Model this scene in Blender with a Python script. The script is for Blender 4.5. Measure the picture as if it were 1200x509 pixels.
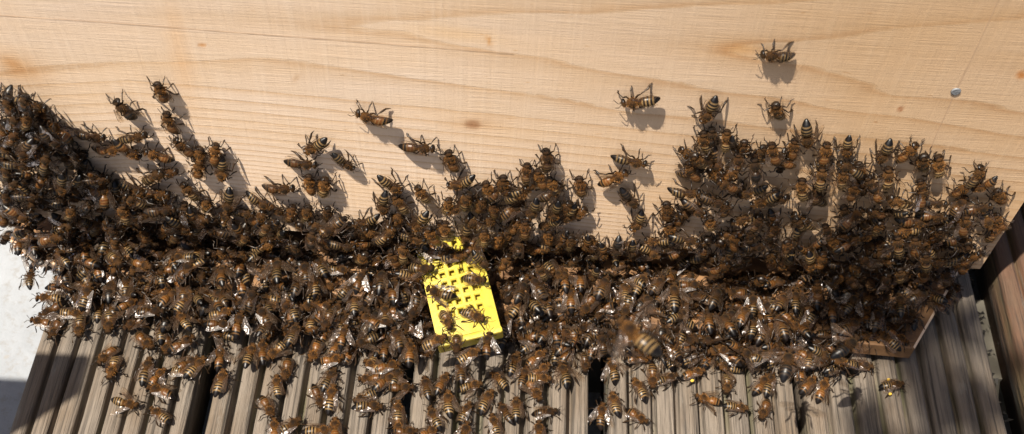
import bpy, math, random
import numpy as np
from mathutils import Vector, Matrix

random.seed(7)
rng = np.random.default_rng(7)
scene = bpy.context.scene
col = scene.collection
for o in list(bpy.data.objects):
    bpy.data.objects.remove(o)

# ------------------------------------------------------------------ camera
FPX, CX, CY = 1345.0, 600.0, 254.5          # focal length and centre in photo pixels (1200 x 509)
PITCH, YAW, ROLL = math.radians(53.5), math.radians(-0.4), math.radians(3.5)
FWD = np.array([-math.sin(YAW) * math.cos(PITCH), math.cos(YAW) * math.cos(PITCH), -math.sin(PITCH)])
_R0 = np.array([math.cos(YAW), math.sin(YAW), 0.0])
_U0 = np.cross(_R0, FWD)
RIGHT = _R0 * math.cos(ROLL) + _U0 * math.sin(ROLL)
UP = _U0 * math.cos(ROLL) - _R0 * math.sin(ROLL)
WALL_Z = 0.030                               # underside of the hive front
BOARD_Z = 0.013                              # top of the landing board
_r = FWD + UP * (-(285 - CY) / FPX)
CAM = np.array([0, 0, WALL_Z]) - _r * 0.46
cd = bpy.data.cameras.new('camera')
cam = bpy.data.objects.new('camera', cd)
col.objects.link(cam)
cd.sensor_width = 36.0
cd.lens = FPX / 1200 * 36
cd.clip_start, cd.clip_end = 0.005, 50
cam.matrix_world = Matrix(((RIGHT[0], UP[0], -FWD[0], CAM[0]), (RIGHT[1], UP[1], -FWD[1], CAM[1]),
                           (RIGHT[2], UP[2], -FWD[2], CAM[2]), (0, 0, 0, 1)))
cd.dof.use_dof = True
cd.dof.focus_distance = 0.43
cd.dof.aperture_fstop = 16
scene.camera = cam

# ------------------------------------------------------------------ light
SUN = np.array([1.15, 1.0, -3.45])            # travel direction of the sunlight
SUN = SUN / np.linalg.norm(SUN)
elev = math.asin(-SUN[2])
az = math.atan2(-SUN[0], -SUN[1])            # compass bearing of the sun, from +Y towards +X
w = bpy.data.worlds.new('World')
scene.world = w
w.use_nodes = True
nt = w.node_tree
bg = nt.nodes['Background']
sky = nt.nodes.new('ShaderNodeTexSky')
sky.sky_type = 'NISHITA'
sky.sun_disc = False
sky.sun_elevation = elev
sky.sun_rotation = az
sky.air_density = 0.7
sky.dust_density = 3.0
sky.ozone_density = 0.4
nt.links.new(sky.outputs[0], bg.inputs[0])
bg.inputs[1].default_value = 0.05
sl = bpy.data.lights.new('sun', 'SUN')
sl.energy = 5.0
sl.angle = math.radians(0.53)
sl.color = (1.0, 0.92, 0.80)
so = bpy.data.objects.new('sun', sl)
so.rotation_euler = Vector(SUN).to_track_quat('-Z', 'Y').to_euler()
col.objects.link(so)
scene.view_settings.view_transform = 'Standard'
scene.view_settings.look = 'None'
scene.view_settings.gamma = 1
scene.view_settings.exposure = 1.08
scene.cycles.transparent_max_bounces = 12
scene.cycles.max_bounces = 6

# ------------------------------------------------------------------ helpers
def ray(px, py):
    return FWD + RIGHT * ((px - CX) / FPX) + UP * (-(py - CY) / FPX)
def on_y(px, py, y=0.0):
    r = ray(px, py); return CAM + r * ((y - CAM[1]) / r[1])
def on_z(px, py, z=0.0):
    r = ray(px, py); return CAM + r * ((z - CAM[2]) / r[2])
def to_px(P):
    d = P - CAM
    z = d @ FWD
    return np.stack([CX + FPX * (d @ RIGHT) / z, CY - FPX * (d @ UP) / z], -1)

def tag(o, label=None, cat=None, group=None, kind=None):
    if label: o['label'] = label
    if cat: o['category'] = cat
    if group: o['group'] = group
    if kind: o['kind'] = kind
    return o
def empty(name, loc=(0, 0, 0)):
    o = bpy.data.objects.new(name, None); o.location = loc; o.empty_display_size = 0.01
    col.objects.link(o); return o
def obj(name, me, parent=None):
    o = bpy.data.objects.new(name, me); col.objects.link(o)
    if parent is not None: o.parent = parent
    return o

class MB:
    """collects vertices, faces, colours and material slots"""
    def __init__(s): s.v, s.f, s.m, s.c, s.n = [], [], [], [], 0
    def add(s, v, f, m=0, c=(1, 1, 1)):
        v = np.asarray(v, float).reshape(-1, 3)
        c = np.asarray(c, float)
        if c.ndim == 1: c = np.tile(c, (len(v), 1))
        s.v.append(v); s.c.append(c)
        for q in f: s.f.append([i + s.n for i in q])
        s.m += [m] * len(f); s.n += len(v)
        return s
    def arrays(s): return np.concatenate(s.v), s.f, np.array(s.m), np.concatenate(s.c)
    def box(s, a, b, m=0, c=(1, 1, 1), M=None):
        x0, y0, z0 = a; x1, y1, z1 = b
        v = np.array([(x0,y0,z0),(x1,y0,z0),(x1,y1,z0),(x0,y1,z0),(x0,y0,z1),(x1,y0,z1),(x1,y1,z1),(x0,y1,z1)])
        if M is not None: v = v @ M[:3, :3].T + M[:3, 3]
        return s.add(v, [(3,2,1,0),(4,5,6,7),(0,1,5,4),(1,2,6,5),(2,3,7,6),(3,0,4,7)], m, c)
    def tube(s, pts, rad, seg=6, m=0, c=(1, 1, 1), flat=1.0):
        pts = np.asarray(pts, float); n = len(pts)
        V, C = [], []
        for i in range(n):
            t = pts[min(i + 1, n - 1)] - pts[max(i - 1, 0)]
            t = t / (np.linalg.norm(t) + 1e-12)
            a = np.cross(t, (0.13, 0.2, 1.0)); a /= np.linalg.norm(a) + 1e-12
            b = np.cross(t, a)
            for k in range(seg):
                th = 2 * math.pi * k / seg
                V.append(pts[i] + rad[i] * (math.cos(th) * a * flat + math.sin(th) * b))
                C.append(c if np.ndim(c) == 1 else c[i])
        F = [(i*seg+k, i*seg+(k+1) % seg, (i+1)*seg+(k+1) % seg, (i+1)*seg+k) for i in range(n-1) for k in range(seg)]
        F += [tuple(reversed(range(seg))), tuple(range((n-1)*seg, n*seg))]
        return s.add(V, F, m, C)
    def mesh(s, name, mats, smooth=True, scale=1.0):
        v, f, m, c = s.arrays()
        return mesh_from(name, v * scale, f, m, c, mats, smooth)

def mesh_from(name, v, f, m, c, mats, smooth=True):
    me = bpy.data.meshes.new(name)
    lens = np.array([len(q) for q in f]); idx = np.concatenate([np.asarray(q) for q in f]) if not isinstance(f, np.ndarray) else f.ravel()
    return mesh_raw(me, v, lens, idx, m, c, mats, smooth)
def mesh_raw(me, v, lens, idx, m, c, mats, smooth=True):
    me.vertices.add(len(v)); me.vertices.foreach_set('co', np.asarray(v, np.float32).ravel())
    me.loops.add(len(idx)); me.loops.foreach_set('vertex_index', np.asarray(idx, np.int32))
    me.polygons.add(len(lens))
    st = np.concatenate([[0], np.cumsum(lens)[:-1]])
    me.polygons.foreach_set('loop_start', st.astype(np.int32))
    me.polygons.foreach_set('material_index', np.asarray(m, np.int32))
    me.polygons.foreach_set('use_smooth', np.full(len(lens), smooth))
    at = me.color_attributes.new('col', 'FLOAT_COLOR', 'POINT')
    cc = np.ones((len(v), 4), np.float32); cc[:, :3] = c
    at.data.foreach_set('color', cc.ravel())
    for mm in mats: me.materials.append(mm)
    me.update(calc_edges=True); me.validate()
    return me

# ------------------------------------------------------------------ materials
def new_mat(name):
    m = bpy.data.materials.new(name); m.use_nodes = True
    return m, m.node_tree, m.node_tree.nodes['Principled BSDF']
def nd(t, typ, **kw):
    n = t.nodes.new(typ)
    for k, v in kw.items(): setattr(n, k, v)
    return n
def setin(t, n, **kw):
    for k, v in kw.items():
        s = n.inputs[k] if not k.startswith('i') or not k[1:].isdigit() else n.inputs[int(k[1:])]
        if hasattr(v, 'is_output'): t.links.new(v, s)
        else: s.default_value = v
    return n
def math_(t, op, a, b=0.0, c=0.0, clamp=False):
    n = nd(t, 'ShaderNodeMath', operation=op, use_clamp=clamp); setin(t, n, i0=a, i1=b, i2=c); return n.outputs[0]
def mix(t, fac, a, b, mode='MIX'):
    n = nd(t, 'ShaderNodeMix', data_type='RGBA', blend_type=mode)
    for i, v in ((0, fac), (6, a), (7, b)):
        if hasattr(v, 'is_output'): t.links.new(v, n.inputs[i])
        else: n.inputs[i].default_value = v if i == 0 else (*v, 1)
    return n.outputs[2]
def ramp(t, fac, stops):
    n = nd(t, 'ShaderNodeValToRGB'); e = n.color_ramp.elements
    while len(e) < len(stops): e.new(0.5)
    for q, (p, c) in zip(e, stops):
        q.position = p; q.color = (*c, 1) if not np.isscalar(c) else (c, c, c, 1)
    t.links.new(fac, n.inputs[0]); return n.outputs[0]
def noise(t, vec, scale, detail=3.0, rough=0.55, dist=0.0):
    n = nd(t, 'ShaderNodeTexNoise'); setin(t, n, Scale=scale, Detail=detail, Roughness=rough, Distortion=dist)
    t.links.new(vec, n.inputs['Vector']); return n.outputs['Fac']
def coords(t, scale=(1, 1, 1), rot=(0, 0, 0)):
    tc = nd(t, 'ShaderNodeTexCoord'); mp = nd(t, 'ShaderNodeMapping')
    mp.inputs['Scale'].default_value = scale; mp.inputs['Rotation'].default_value = rot
    t.links.new(tc.outputs['Object'], mp.inputs['Vector']); return mp.outputs[0]
def bump(t, p, h, dist, strength=1.0):
    b = nd(t, 'ShaderNodeBump'); setin(t, b, Strength=strength, Distance=dist, Height=h)
    t.links.new(b.outputs[0], p.inputs['Normal'])

def bee_mat(name, rough, sheen=0.0, coat=0.0):
    m, t, p = new_mat(name)
    a = nd(t, 'ShaderNodeVertexColor', layer_name='col')
    oi = nd(t, 'ShaderNodeObjectInfo')
    v = math_(t, 'MULTIPLY_ADD', oi.outputs['Random'], 0.65, 0.5)
    hsv = nd(t, 'ShaderNodeHueSaturation'); setin(t, hsv, Value=v, Color=a.outputs[0])
    t.links.new(hsv.outputs[0], p.inputs['Base Color'])
    p.inputs['Roughness'].default_value = rough
    p.inputs['Sheen Weight'].default_value = sheen
    p.inputs['Sheen Tint'].default_value = (1, 0.75, 0.4, 1)
    p.inputs['Coat Weight'].default_value = coat
    p.inputs['Specular IOR Level'].default_value = 0.32 if sheen == 0 else 0.15
    p.inputs['Coat Roughness'].default_value = 0.25
    return m
M_CHITIN = bee_mat('bee_chitin', 0.38)
M_FUR = bee_mat('bee_fur', 0.85, 0.06)

def wing_mat():
    m, t, p = new_mat('bee_wing')
    n = noise(t, coords(t), 900, 2)
    c = ramp(t, n, [(0.3, (0.20, 0.13, 0.075)), (0.7, (0.34, 0.25, 0.18))])
    t.links.new(c, p.inputs['Base Color'])
    p.inputs['Roughness'].default_value = 0.22
    p.inputs['Specular IOR Level'].default_value = 0.9
    bump(t, p, noise(t, coords(t), 420, 1), 0.0007, 1.0)
    tr = nd(t, 'ShaderNodeBsdfTransparent'); tr.inputs[0].default_value = (0.95, 0.90, 0.83, 1)
    mx = nd(t, 'ShaderNodeMixShader'); mx.inputs[0].default_value = 0.07
    t.links.new(tr.outputs[0], mx.inputs[1]); t.links.new(p.outputs[0], mx.inputs[2])
    gl = nd(t, 'ShaderNodeBsdfGlossy'); gl.inputs['Roughness'].default_value = 0.23; gl.inputs['Color'].default_value = (0.95, 0.88, 0.90, 1)
    for l in list(t.links):
        if l.to_socket == p.inputs['Normal']: t.links.new(l.from_socket, gl.inputs['Normal'])
    fr = nd(t, 'ShaderNodeFresnel'); fr.inputs[0].default_value = 1.45
    m2 = nd(t, 'ShaderNodeMixShader'); t.links.new(math_(t, 'MULTIPLY_ADD', fr.outputs[0], 0.27, 0.006), m2.inputs[0])
    t.links.new(mx.outputs[0], m2.inputs[1]); t.links.new(gl.outputs[0], m2.inputs[2])
    t.links.new(m2.outputs[0], t.nodes['Material Output'].inputs[0])
    return m
M_WING = wing_mat()

def pine_mat(name='pine', rings=True):
    m, t, p = new_mat(name)
    if rings:
        at = nd(t, 'ShaderNodeAttribute', attribute_name='ring')
        ph = at.outputs['Fac']
    else:
        xyz = nd(t, 'ShaderNodeSeparateXYZ'); t.links.new(coords(t), xyz.inputs[0])
        ph = math_(t, 'MULTIPLY', xyz.outputs[2], 140.0)
    wob = noise(t, coords(t, (6, 6, 60)), 3.0, 4)
    ph2 = math_(t, 'ADD', ph, math_(t, 'MULTIPLY', math_(t, 'SUBTRACT', wob, 0.5), 0.35))
    fr = math_(t, 'FRACT', ph2)
    base = ramp(t, fr, [(0.0, (0.655, 0.515, 0.395)), (0.50, (0.645, 0.50, 0.38)), (0.84, (0.58, 0.425, 0.295)),
                        (0.95, (0.49, 0.315, 0.185)), (1.0, (0.60, 0.455, 0.325))])
    # broad warm and pale patches along the board
    big = noise(t, coords(t, (5, 5, 16)), 2.2, 3)
    c = mix(t, ramp(t, big, [(0.40, 0.0), (0.66, 0.55)]), base, (0.63, 0.44, 0.27))
    # fibres
    fib = noise(t, coords(t, (14, 14, 900)), 3.0, 4, 0.6)
    c = mix(t, ramp(t, fib, [(0.35, 0.35), (0.62, 0.0)]), c, (0.54, 0.385, 0.245))
    # planer chatter: faint cross-grain streaks
    cha = noise(t, coords(t, (420, 420, 22)), 1.0, 2)
    c = mix(t, ramp(t, cha, [(0.50, 0.0), (0.75, 0.17)]), c, (0.74, 0.61, 0.48))
    # small resin flecks
    fl = noise(t, coords(t, (60, 60, 240)), 2.0, 2)
    c = mix(t, ramp(t, fl, [(0.70, 0.0), (0.76, 0.5)]), c, (0.42, 0.22, 0.08))
    if rings:
        mk = nd(t, 'ShaderNodeVertexColor', layer_name='col')     # the wood's own knot, scars, warm wedges, plus painted light falloff
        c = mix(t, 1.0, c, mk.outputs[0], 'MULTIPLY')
    t.links.new(c, p.inputs['Base Color'])
    p.inputs['Roughness'].default_value = 0.62
    h = math_(t, 'ADD', math_(t, 'MULTIPLY', fr, -0.6), math_(t, 'ADD', math_(t, 'MULTIPLY', fib, 0.5), math_(t, 'MULTIPLY', cha, 0.45)))
    bump(t, p, h, 0.00045, 0.9)
    return m
M_PINE = pine_mat()
M_PINE2 = pine_mat('pine_plain', False)

M_DARKPINE = None
def deck_mat(name, a, b, tint):
    m, t, p = new_mat(name)
    vc = coords(t, (1, 1, 1))
    oi = nd(t, 'ShaderNodeObjectInfo')
    off = nd(t, 'ShaderNodeVectorMath', operation='ADD')
    t.links.new(vc, off.inputs[0])
    cmb = nd(t, 'ShaderNodeCombineXYZ'); t.links.new(math_(t, 'MULTIPLY', oi.outputs['Random'], 5.0), cmb.inputs[1])
    t.links.new(cmb.outputs[0], off.inputs[1])
    def mp(s):
        q = nd(t, 'ShaderNodeMapping'); q.inputs['Scale'].default_value = s
        t.links.new(off.outputs[0], q.inputs['Vector']); return q.outputs[0]
    g1 = noise(t, mp((900, 18, 300)), 1.0, 4, 0.65)
    g2 = noise(t, mp((260, 9, 90)), 1.0, 4, 0.6)
    bl = noise(t, mp((55, 22, 55)), 1.0, 4, 0.6)
    c = ramp(t, g2, [(0.25, b), (0.5, a), (0.8, tuple(min(1, x * 1.35) for x in a))])
    c = mix(t, ramp(t, bl, [(0.42, 0.0), (0.66, 0.75)]), c, tint)
    c = mix(t, ramp(t, g1, [(0.33, 0.85), (0.50, 0.0)]), c, (0.022, 0.018, 0.014))
    wh = noise(t, mp((130, 30, 130)), 1.3, 5, 0.7)
    c = mix(t, ramp(t, wh, [(0.60, 0.0), (0.72, 0.45)]), c, (0.20, 0.185, 0.16))
    xyz = nd(t, 'ShaderNodeSeparateXYZ'); t.links.new(vc, xyz.inputs[0])
    alg = math_(t, 'MULTIPLY', ramp(t, math_(t, 'MULTIPLY', xyz.outputs[2], -1000.0 / 6), [(0.15, 0.0), (0.6, 1.0)]),
                ramp(t, noise(t, mp((70, 20, 70)), 1.0, 3), [(0.46, 0.0), (0.66, 0.55)]))
    c = mix(t, alg, c, (0.055, 0.057, 0.016))
    t.links.new(c, p.inputs['Base Color'])
    p.inputs['Roughness'].default_value = 0.8
    h = math_(t, 'ADD', math_(t, 'MULTIPLY', g1, 0.9), math_(t, 'MULTIPLY', g2, 0.7))
    bump(t, p, h, 0.0016, 1.0)
    return m
M_DECK = deck_mat('weathered_deck', (0.150, 0.124, 0.098), (0.040, 0.031, 0.024), (0.120, 0.085, 0.054))
M_DECKR = deck_mat('reddish_deck', (0.085, 0.052, 0.031), (0.04, 0.022, 0.014), (0.11, 0.046, 0.023))

def simple(name, a, b, scale, rough, bd=0.0, metal=0.0):
    m, t, p = new_mat(name)
    n = noise(t, coords(t), scale, 5, 0.65)
    t.links.new(ramp(t, n, [(0.3, a), (0.7, b)]), p.inputs['Base Color'])
    p.inputs['Roughness'].default_value = rough; p.inputs['Metallic'].default_value = metal
    if bd: bump(t, p, n, bd)
    return m
M_DARKPINE = simple('dark_pine', (0.07, 0.033, 0.013), (0.24, 0.125, 0.05), 90, .7, .0004)  # darker brown pine on the landing board, except its slanted ends
M_STEEL = simple('zinc_nail', (0.16, 0.17, 0.185), (0.32, 0.34, 0.36), 1400, 0.5, 0.0003, 0.6)
M_DARKWOOD = simple('dark_timber', (0.05, 0.045, 0.035), (0.09, 0.08, 0.06), 60, 0.85, 0.0006)
M_POLLEN = simple('pollen', (0.50, 0.30, 0.03), (0.60, 0.40, 0.06), 3000, 0.9, 0.0001)
M_LITTER = simple('litter', (0.006, 0.005, 0.004), (0.018, 0.015, 0.012), 500, 0.8, 0.0004)
M_LEAF = simple('leaf', (0.05, 0.09, 0.02), (0.09, 0.13, 0.03), 60, 0.5)

def ground_mat():
    m, t, p = new_mat('pale_concrete')
    n1 = noise(t, coords(t), 25, 6, 0.7); n2 = noise(t, coords(t), 220, 4, 0.7)
    c = ramp(t, n1, [(0.3, (0.215, 0.228, 0.245)), (0.7, (0.275, 0.292, 0.315))])
    c = mix(t, ramp(t, n2, [(0.36, 0.55), (0.48, 0.0)]), c, (0.19, 0.182, 0.17))
    st = noise(t, coords(t), 48, 2)
    c = mix(t, ramp(t, st, [(0.69, 0.0), (0.76, 0.5)]), c, (0.26, 0.19, 0.10))
    t.links.new(c, p.inputs['Base Color']); p.inputs['Roughness'].default_value = 0.9
    bump(t, p, math_(t, 'ADD', n2, n1), 0.0005)
    return m
M_GROUND = ground_mat()

def plastic_mat():
    m, t, p = new_mat('yellow_plastic')
    n = noise(t, coords(t), 120, 4)
    t.links.new(ramp(t, n, [(0.3, (0.40, 0.315, 0.030)), (0.7, (0.47, 0.38, 0.065))]), p.inputs['Base Color'])
    cc = p.inputs['Base Color'].links[0].from_socket
    st = ramp(t, noise(t, coords(t), 210, 5, 0.7), [(0.55, 0.0), (0.72, 0.75)])
    t.links.new(mix(t, st, cc, (0.42, 0.25, 0.05)), p.inputs['Base Color'])
    p.inputs['Roughness'].default_value = 0.24
    p.inputs['Specular IOR Level'].default_value = 0.7
    p.inputs['Subsurface Weight'].default_value = 0.3
    p.inputs['Subsurface Radius'].default_value = (0.004, 0.003, 0.0006)
    p.inputs['Subsurface Scale'].default_value = 0.6
    bump(t, p, noise(t, coords(t), 700, 3), 0.00008)
    return m
M_YELLOW = plastic_mat()

# ------------------------------------------------------------------ ground and deck
g = MB(); g.add([(-3, -3, 0), (3, -3, 0), (3, 3, 0), (-3, 3, 0)], [(0, 1, 2, 3)])
gr = obj('ground', g.mesh('ground', [M_GROUND])); gr.location = (0, 0, -0.055)
tag(gr, 'pale grey concrete slab beside the timber decking', None, None, 'structure')

deck = empty('deck', (0, 0, 0))
tag(deck, 'grooved weathered timber decking under the hive', None, None, 'structure')
def plank(x0, x1, nr, z, mat, y0=-0.30, y1=0.50, seed=0):
    r = np.random.default_rng(seed)
    prof = []
    pitch = (x1 - x0) / nr
    wid = r.uniform(0.9, 1.1, nr); wid = wid / wid.sum() * (x1 - x0)
    xe = x0 + np.concatenate([[0], np.cumsum(wid)])
    prof.append((x0, -0.022))
    for i in range(nr):
        a, b = xe[i], xe[i + 1]; L = b - a
        gd = r.uniform(0.0045, 0.0065)
        for s, h in ((0.07, -gd), (0.105, -gd * .5), (0.145, -gd * .14), (0.21, -.0004), (0.36, -.0001), (0.52, .0001), (0.66, -.0001), (0.79, -.0004), (0.855, -gd * .14), (0.895, -gd * .5), (0.93, -gd)):
            prof.append((a + s * L, h))
    prof.append((x1, -0.022))
    prof = np.array(prof)
    ny = 60
    ys = np.linspace(y0, y1, ny)
    n = len(prof)
    # slow waver of the worn ridges
    wav = np.zeros((ny, n)); k = r.normal(0, 1, (ny // 3 + 2, n // 4 + 2))
    yi = np.linspace(0, k.shape[0] - 1.01, ny); xi = np.linspace(0, k.shape[1] - 1.01, n)
    fy, fx = yi - yi.astype(int), xi - xi.astype(int); iy, ix = yi.astype(int), xi.astype(int)
    wav = (k[iy][:, ix] * (1 - fy)[:, None] + k[iy + 1][:, ix] * fy[:, None]) * (1 - fx) + (k[iy][:, ix + 1] * (1 - fy)[:, None] + k[iy + 1][:, ix + 1] * fy[:, None]) * fx
    V = np.zeros((ny, n, 3)); V[:, :, 0] = prof[:, 0] + wav * 0.00022; V[:, :, 1] = ys[:, None]; V[:, :, 2] = prof[:, 1] + np.roll(wav, 3, 0) * 0.0003
    V[:, 0, 2] = V[:, -1, 2] = -0.022
    F = [(j*n+i, j*n+i+1, (j+1)*n+i+1, (j+1)*n+i) for j in range(ny-1) for i in range(n-1)]
    F += [tuple(range(n - 1, -1, -1)), tuple(range((ny-1)*n, ny*n)), ] + [((j+1)*n, (j+1)*n+n-1, j*n+n-1, j*n) for j in range(ny-1)]
    m = MB(); m.add(V.reshape(-1, 3), F)
    o = obj('plank', m.mesh('plank', [mat], True), deck); o.location.z = z
    return o
edges = [(5, 217, 8), (234, 457, 8), (474, 692, 8), (711, 941, 8), (947, 1186, 8)]
px_pl = []
for i, (a, b, nr) in enumerate(edges):
    x0, x1 = on_z(a, 509)[0], on_z(b, 509)[0]
    px_pl.append((x0, x1))
    plank(x0, x1, nr, random.uniform(-.0008, 0.0), M_DECK, seed=i + 3)
xr = px_pl[-1][1] + 0.0125
plank(xr, xr + 0.076, 8, -0.003, M_DECKR, seed=21)
plank(xr + 0.082, xr + 0.158, 8, -0.004, M_DECKR, seed=22)
for y in (-0.24, -0.02, 0.30):                   # joists under the planks
    m = MB(); m.box((px_pl[0][0] + .004, y, -0.0545), (xr + .15, y + .04, -0.0225))
    obj('joist', m.mesh('joist', [M_DARKWOOD], False), deck)

# ------------------------------------------------------------------ hive
XL = on_y(6, 250)[0]; XR = on_y(1152, 310)[0]
HT = 0.27; THK = 0.022; DEP = 0.36
hive = empty('beehive', (0, 0, 0))
tag(hive, 'pale pine beehive with its front board and narrow bottom entrance covered in bees', 'beehive')
XS = np.array([0, 150, 300, 450, 600, 750, 900, 1050, 1200.])
LOW = [(2, [None]*6 + [72, 112, 132]), (1, [None]*3 + [36, 63, 90, 113, 135, 160]),
       (0, [88, 73, 69, 85, 107, 133, 150, 165, 186]), (-1, [101, 94, 106, 122, 136, 152, 170, 184, 200])]
def col_table(j):
    """ring phase against height for one control column"""
    x = XS[j]
    cy = np.interp(x, [0, 420, 845, 1200], [15, 29, 58, 75]); cp = np.interp(x, [0, 420, 845, 1200], [0.45, 1.0, 2.0, 2.75])
    up = [(cy, cp)]
    if x > 845: up.append((np.interp(x, [845, 930, 1000, 1110, 1200], [58, 47, 40, 30, 20]), 2))
    if x > 420: up.append((np.interp(x, [420, 500, 600, 700, 800, 900, 1200], [29, 23, 17, 15, 11, 5, -12]), 1))
    up.append((-38, 0.0)); up.append((-160, -2.0))
    lo = []
    for k, ys in LOW:
        if ys[j] is not None: lo.append((ys[j], k))
    y, k, sp = lo[-1][0], -1, 13.5
    while y < 420:
        y += sp; k -= 1; sp = max(4.6, sp * 0.9); lo.append((y, k))
    pts = sorted(up + lo)
    return np.array([p[0] for p in pts]), np.array([p[1] for p in pts], float)
tabs = [col_table(j) for j in range(len(XS))]
def ring_phase(P):
    q = to_px(P); x = np.clip(q[:, 0], 0, 1199.9)
    j = np.clip(np.searchsorted(XS, x, side='right') - 1, 0, len(XS) - 2); f = (x - XS[j]) / 150.0
    f = f * f * (3 - 2 * f) * .35 + f * .65
    out = np.zeros(len(P)); pv = np.stack([np.interp(q[:, 1], *tb) for tb in tabs])
    a = pv[j, np.arange(len(P))]; b = pv[j + 1, np.arange(len(P))]
    # blend line heights rather than phases where both columns hold the same lines
    def inv(tb, ph):
        k = np.argmax(tb[1]); return np.interp(-ph, -tb[1][k:], tb[0][k:])
    return a * (1 - f) + b * f
def front_board():
    nx, nz = 420, 190
    xs = np.linspace(XL, XR, nx); zs = np.linspace(WALL_Z, HT, nz)
    X, Z = np.meshgrid(xs, zs)
    F_ = np.stack([X.ravel(), np.zeros(X.size), Z.ravel()], 1)
    q = to_px(F_)
    # phase: follow the drawn lines column by column, heights interpolated between columns
    lev = np.arange(-48, 2)
    colx = np.clip(q[:, 0], 0, 1199.9); j = np.clip((colx // 150).astype(int), 0, 7); f = (colx - XS[j]) / 150
    ph = np.zeros(len(q))
    H = np.zeros((len(XS), 49)); 
    for k, tb in enumerate(tabs):
        a = np.argmax(tb[1])
        H[k] = np.interp(np.arange(48, -1, -1) * -1.0 * -1, [0], [0]) if False else 0
        for i, l in enumerate(range(0, -49, -1)):
            H[k, i] = np.interp(-l, -tb[1][a:], tb[0][a:]) if -l <= -tb[1][-1] else tb[0][-1] + 4.6 * (-l + tb[1][-1])
    direct = ring_phase(F_)
    hh = H[j] * (1 - f)[:, None] + H[j + 1] * f[:, None]
    for n in range(len(q)):
        y = q[n, 1]
        ph[n] = -np.interp(y, hh[n], np.arange(49)) if y > hh[n, 0] else direct[n]
    # the thickness behind
    V = np.concatenate([F_, [(XL, THK, WALL_Z), (XR, THK, WALL_Z), (XR, THK, HT), (XL, THK, HT)]])
    FF = [(b*nx+a, b*nx+a+1, (b+1)*nx+a+1, (b+1)*nx+a) for b in range(nz-1) for a in range(nx-1)]
    n0 = nx * nz
    FF += [(n0+1, n0, n0+3, n0+2), tuple([n0, n0+1] + [nx-1-a for a in range(nx)]), tuple([n0+2, n0+3] + [(nz-1)*nx+a for a in range(nx)]),
           tuple([n0+3, n0] + [b*nx for b in range(nz)]), tuple([n0+1, n0+2] + [(nz-1-b)*nx+nx-1 for b in range(nz)])]
    C = np.ones((len(V), 3))
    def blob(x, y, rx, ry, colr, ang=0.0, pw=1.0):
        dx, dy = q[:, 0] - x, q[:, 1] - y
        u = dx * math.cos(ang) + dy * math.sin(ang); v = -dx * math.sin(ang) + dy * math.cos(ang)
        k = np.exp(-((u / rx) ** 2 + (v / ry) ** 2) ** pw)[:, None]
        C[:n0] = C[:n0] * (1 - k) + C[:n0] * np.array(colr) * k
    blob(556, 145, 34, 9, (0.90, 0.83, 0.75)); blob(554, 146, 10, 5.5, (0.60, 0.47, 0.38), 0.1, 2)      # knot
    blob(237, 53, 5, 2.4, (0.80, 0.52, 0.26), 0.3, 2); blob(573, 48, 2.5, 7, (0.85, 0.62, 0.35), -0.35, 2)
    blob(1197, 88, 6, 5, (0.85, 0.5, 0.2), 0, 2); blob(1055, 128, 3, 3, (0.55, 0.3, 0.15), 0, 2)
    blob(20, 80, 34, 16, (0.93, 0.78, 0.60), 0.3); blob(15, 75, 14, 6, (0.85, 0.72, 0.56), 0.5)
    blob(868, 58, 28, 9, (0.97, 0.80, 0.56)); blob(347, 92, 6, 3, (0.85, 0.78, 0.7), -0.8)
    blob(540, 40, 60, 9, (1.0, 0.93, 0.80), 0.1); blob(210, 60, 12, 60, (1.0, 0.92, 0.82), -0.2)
    k = np.clip((q[:, 0] - 480) / 520, 0, 1)[:, None]; C[:n0] *= 1 - k * np.array([0.25, 0.33, 0.45])  # painted light falloff: wood darkened and warmed towards the right
    ph = np.concatenate([ph, np.zeros(4)])
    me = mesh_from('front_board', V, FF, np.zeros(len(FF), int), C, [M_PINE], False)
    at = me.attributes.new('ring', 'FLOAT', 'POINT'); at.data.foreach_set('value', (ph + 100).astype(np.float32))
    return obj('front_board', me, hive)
fb = front_board()
def side(x0, x1, y0, y1, z0, z1, name):
    m = MB(); m.box((x0, y0, z0), (x1, y1, z1)); return obj(name, m.mesh(name, [M_PINE2], False), hive)
side(XL, XL + THK, THK + .0005, DEP, BOARD_Z, HT, 'side_board')
side(XR - THK, XR, THK + .0005, DEP, BOARD_Z, HT, 'side_board')
side(XL, XR, DEP + .0005, DEP + THK, BOARD_Z, HT, 'back_board')
side(XL - .01, XR + .01, -.004, DEP + THK + .01, HT + .0005, HT + .02, 'lid')
# landing board, its front cut to a skewed trapezium
LB = [on_z(12, 282, BOARD_Z), on_z(70, 314, BOARD_Z), on_z(1072, 409, BOARD_Z), on_z(1133, 303, BOARD_Z)]
LB = [np.array([p[0], p[1]]) for p in LB]
LB[0][1] = min(LB[0][1], -0.001); 
poly = [np.array([LB[0][0], DEP]), np.array(LB[0]), LB[1], LB[2], LB[3], np.array([LB[3][0], DEP])]
def landing():
    m = MB(); n = len(poly); cen = sum(poly) / n
    top = [(p[0], p[1], BOARD_Z) for p in poly]
    t2 = [(*(p + (cen - p) * 0.004), BOARD_Z + 0.0004) for p in poly]
    bot = [(p[0], p[1], BOARD_Z - 0.0075) for p in poly]
    m.add(t2 + top + bot, [tuple(range(n))] + [(i + n, (i+1) % n + n, (i+1) % n, i) for i in range(n)] +
          [(i + 2*n, (i+1) % n + 2*n, (i+1) % n + n, i + n) for i in range(n)] + [tuple(range(3*n-1, 2*n-1, -1))])
    m.m = [0] + [1 if i in (1, 3) else 0 for i in range(n)] * 2 + [0]
    return obj('landing_board', m.mesh('landing_board', [M_DARKPINE, M_PINE2], False), hive)
landing()
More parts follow.
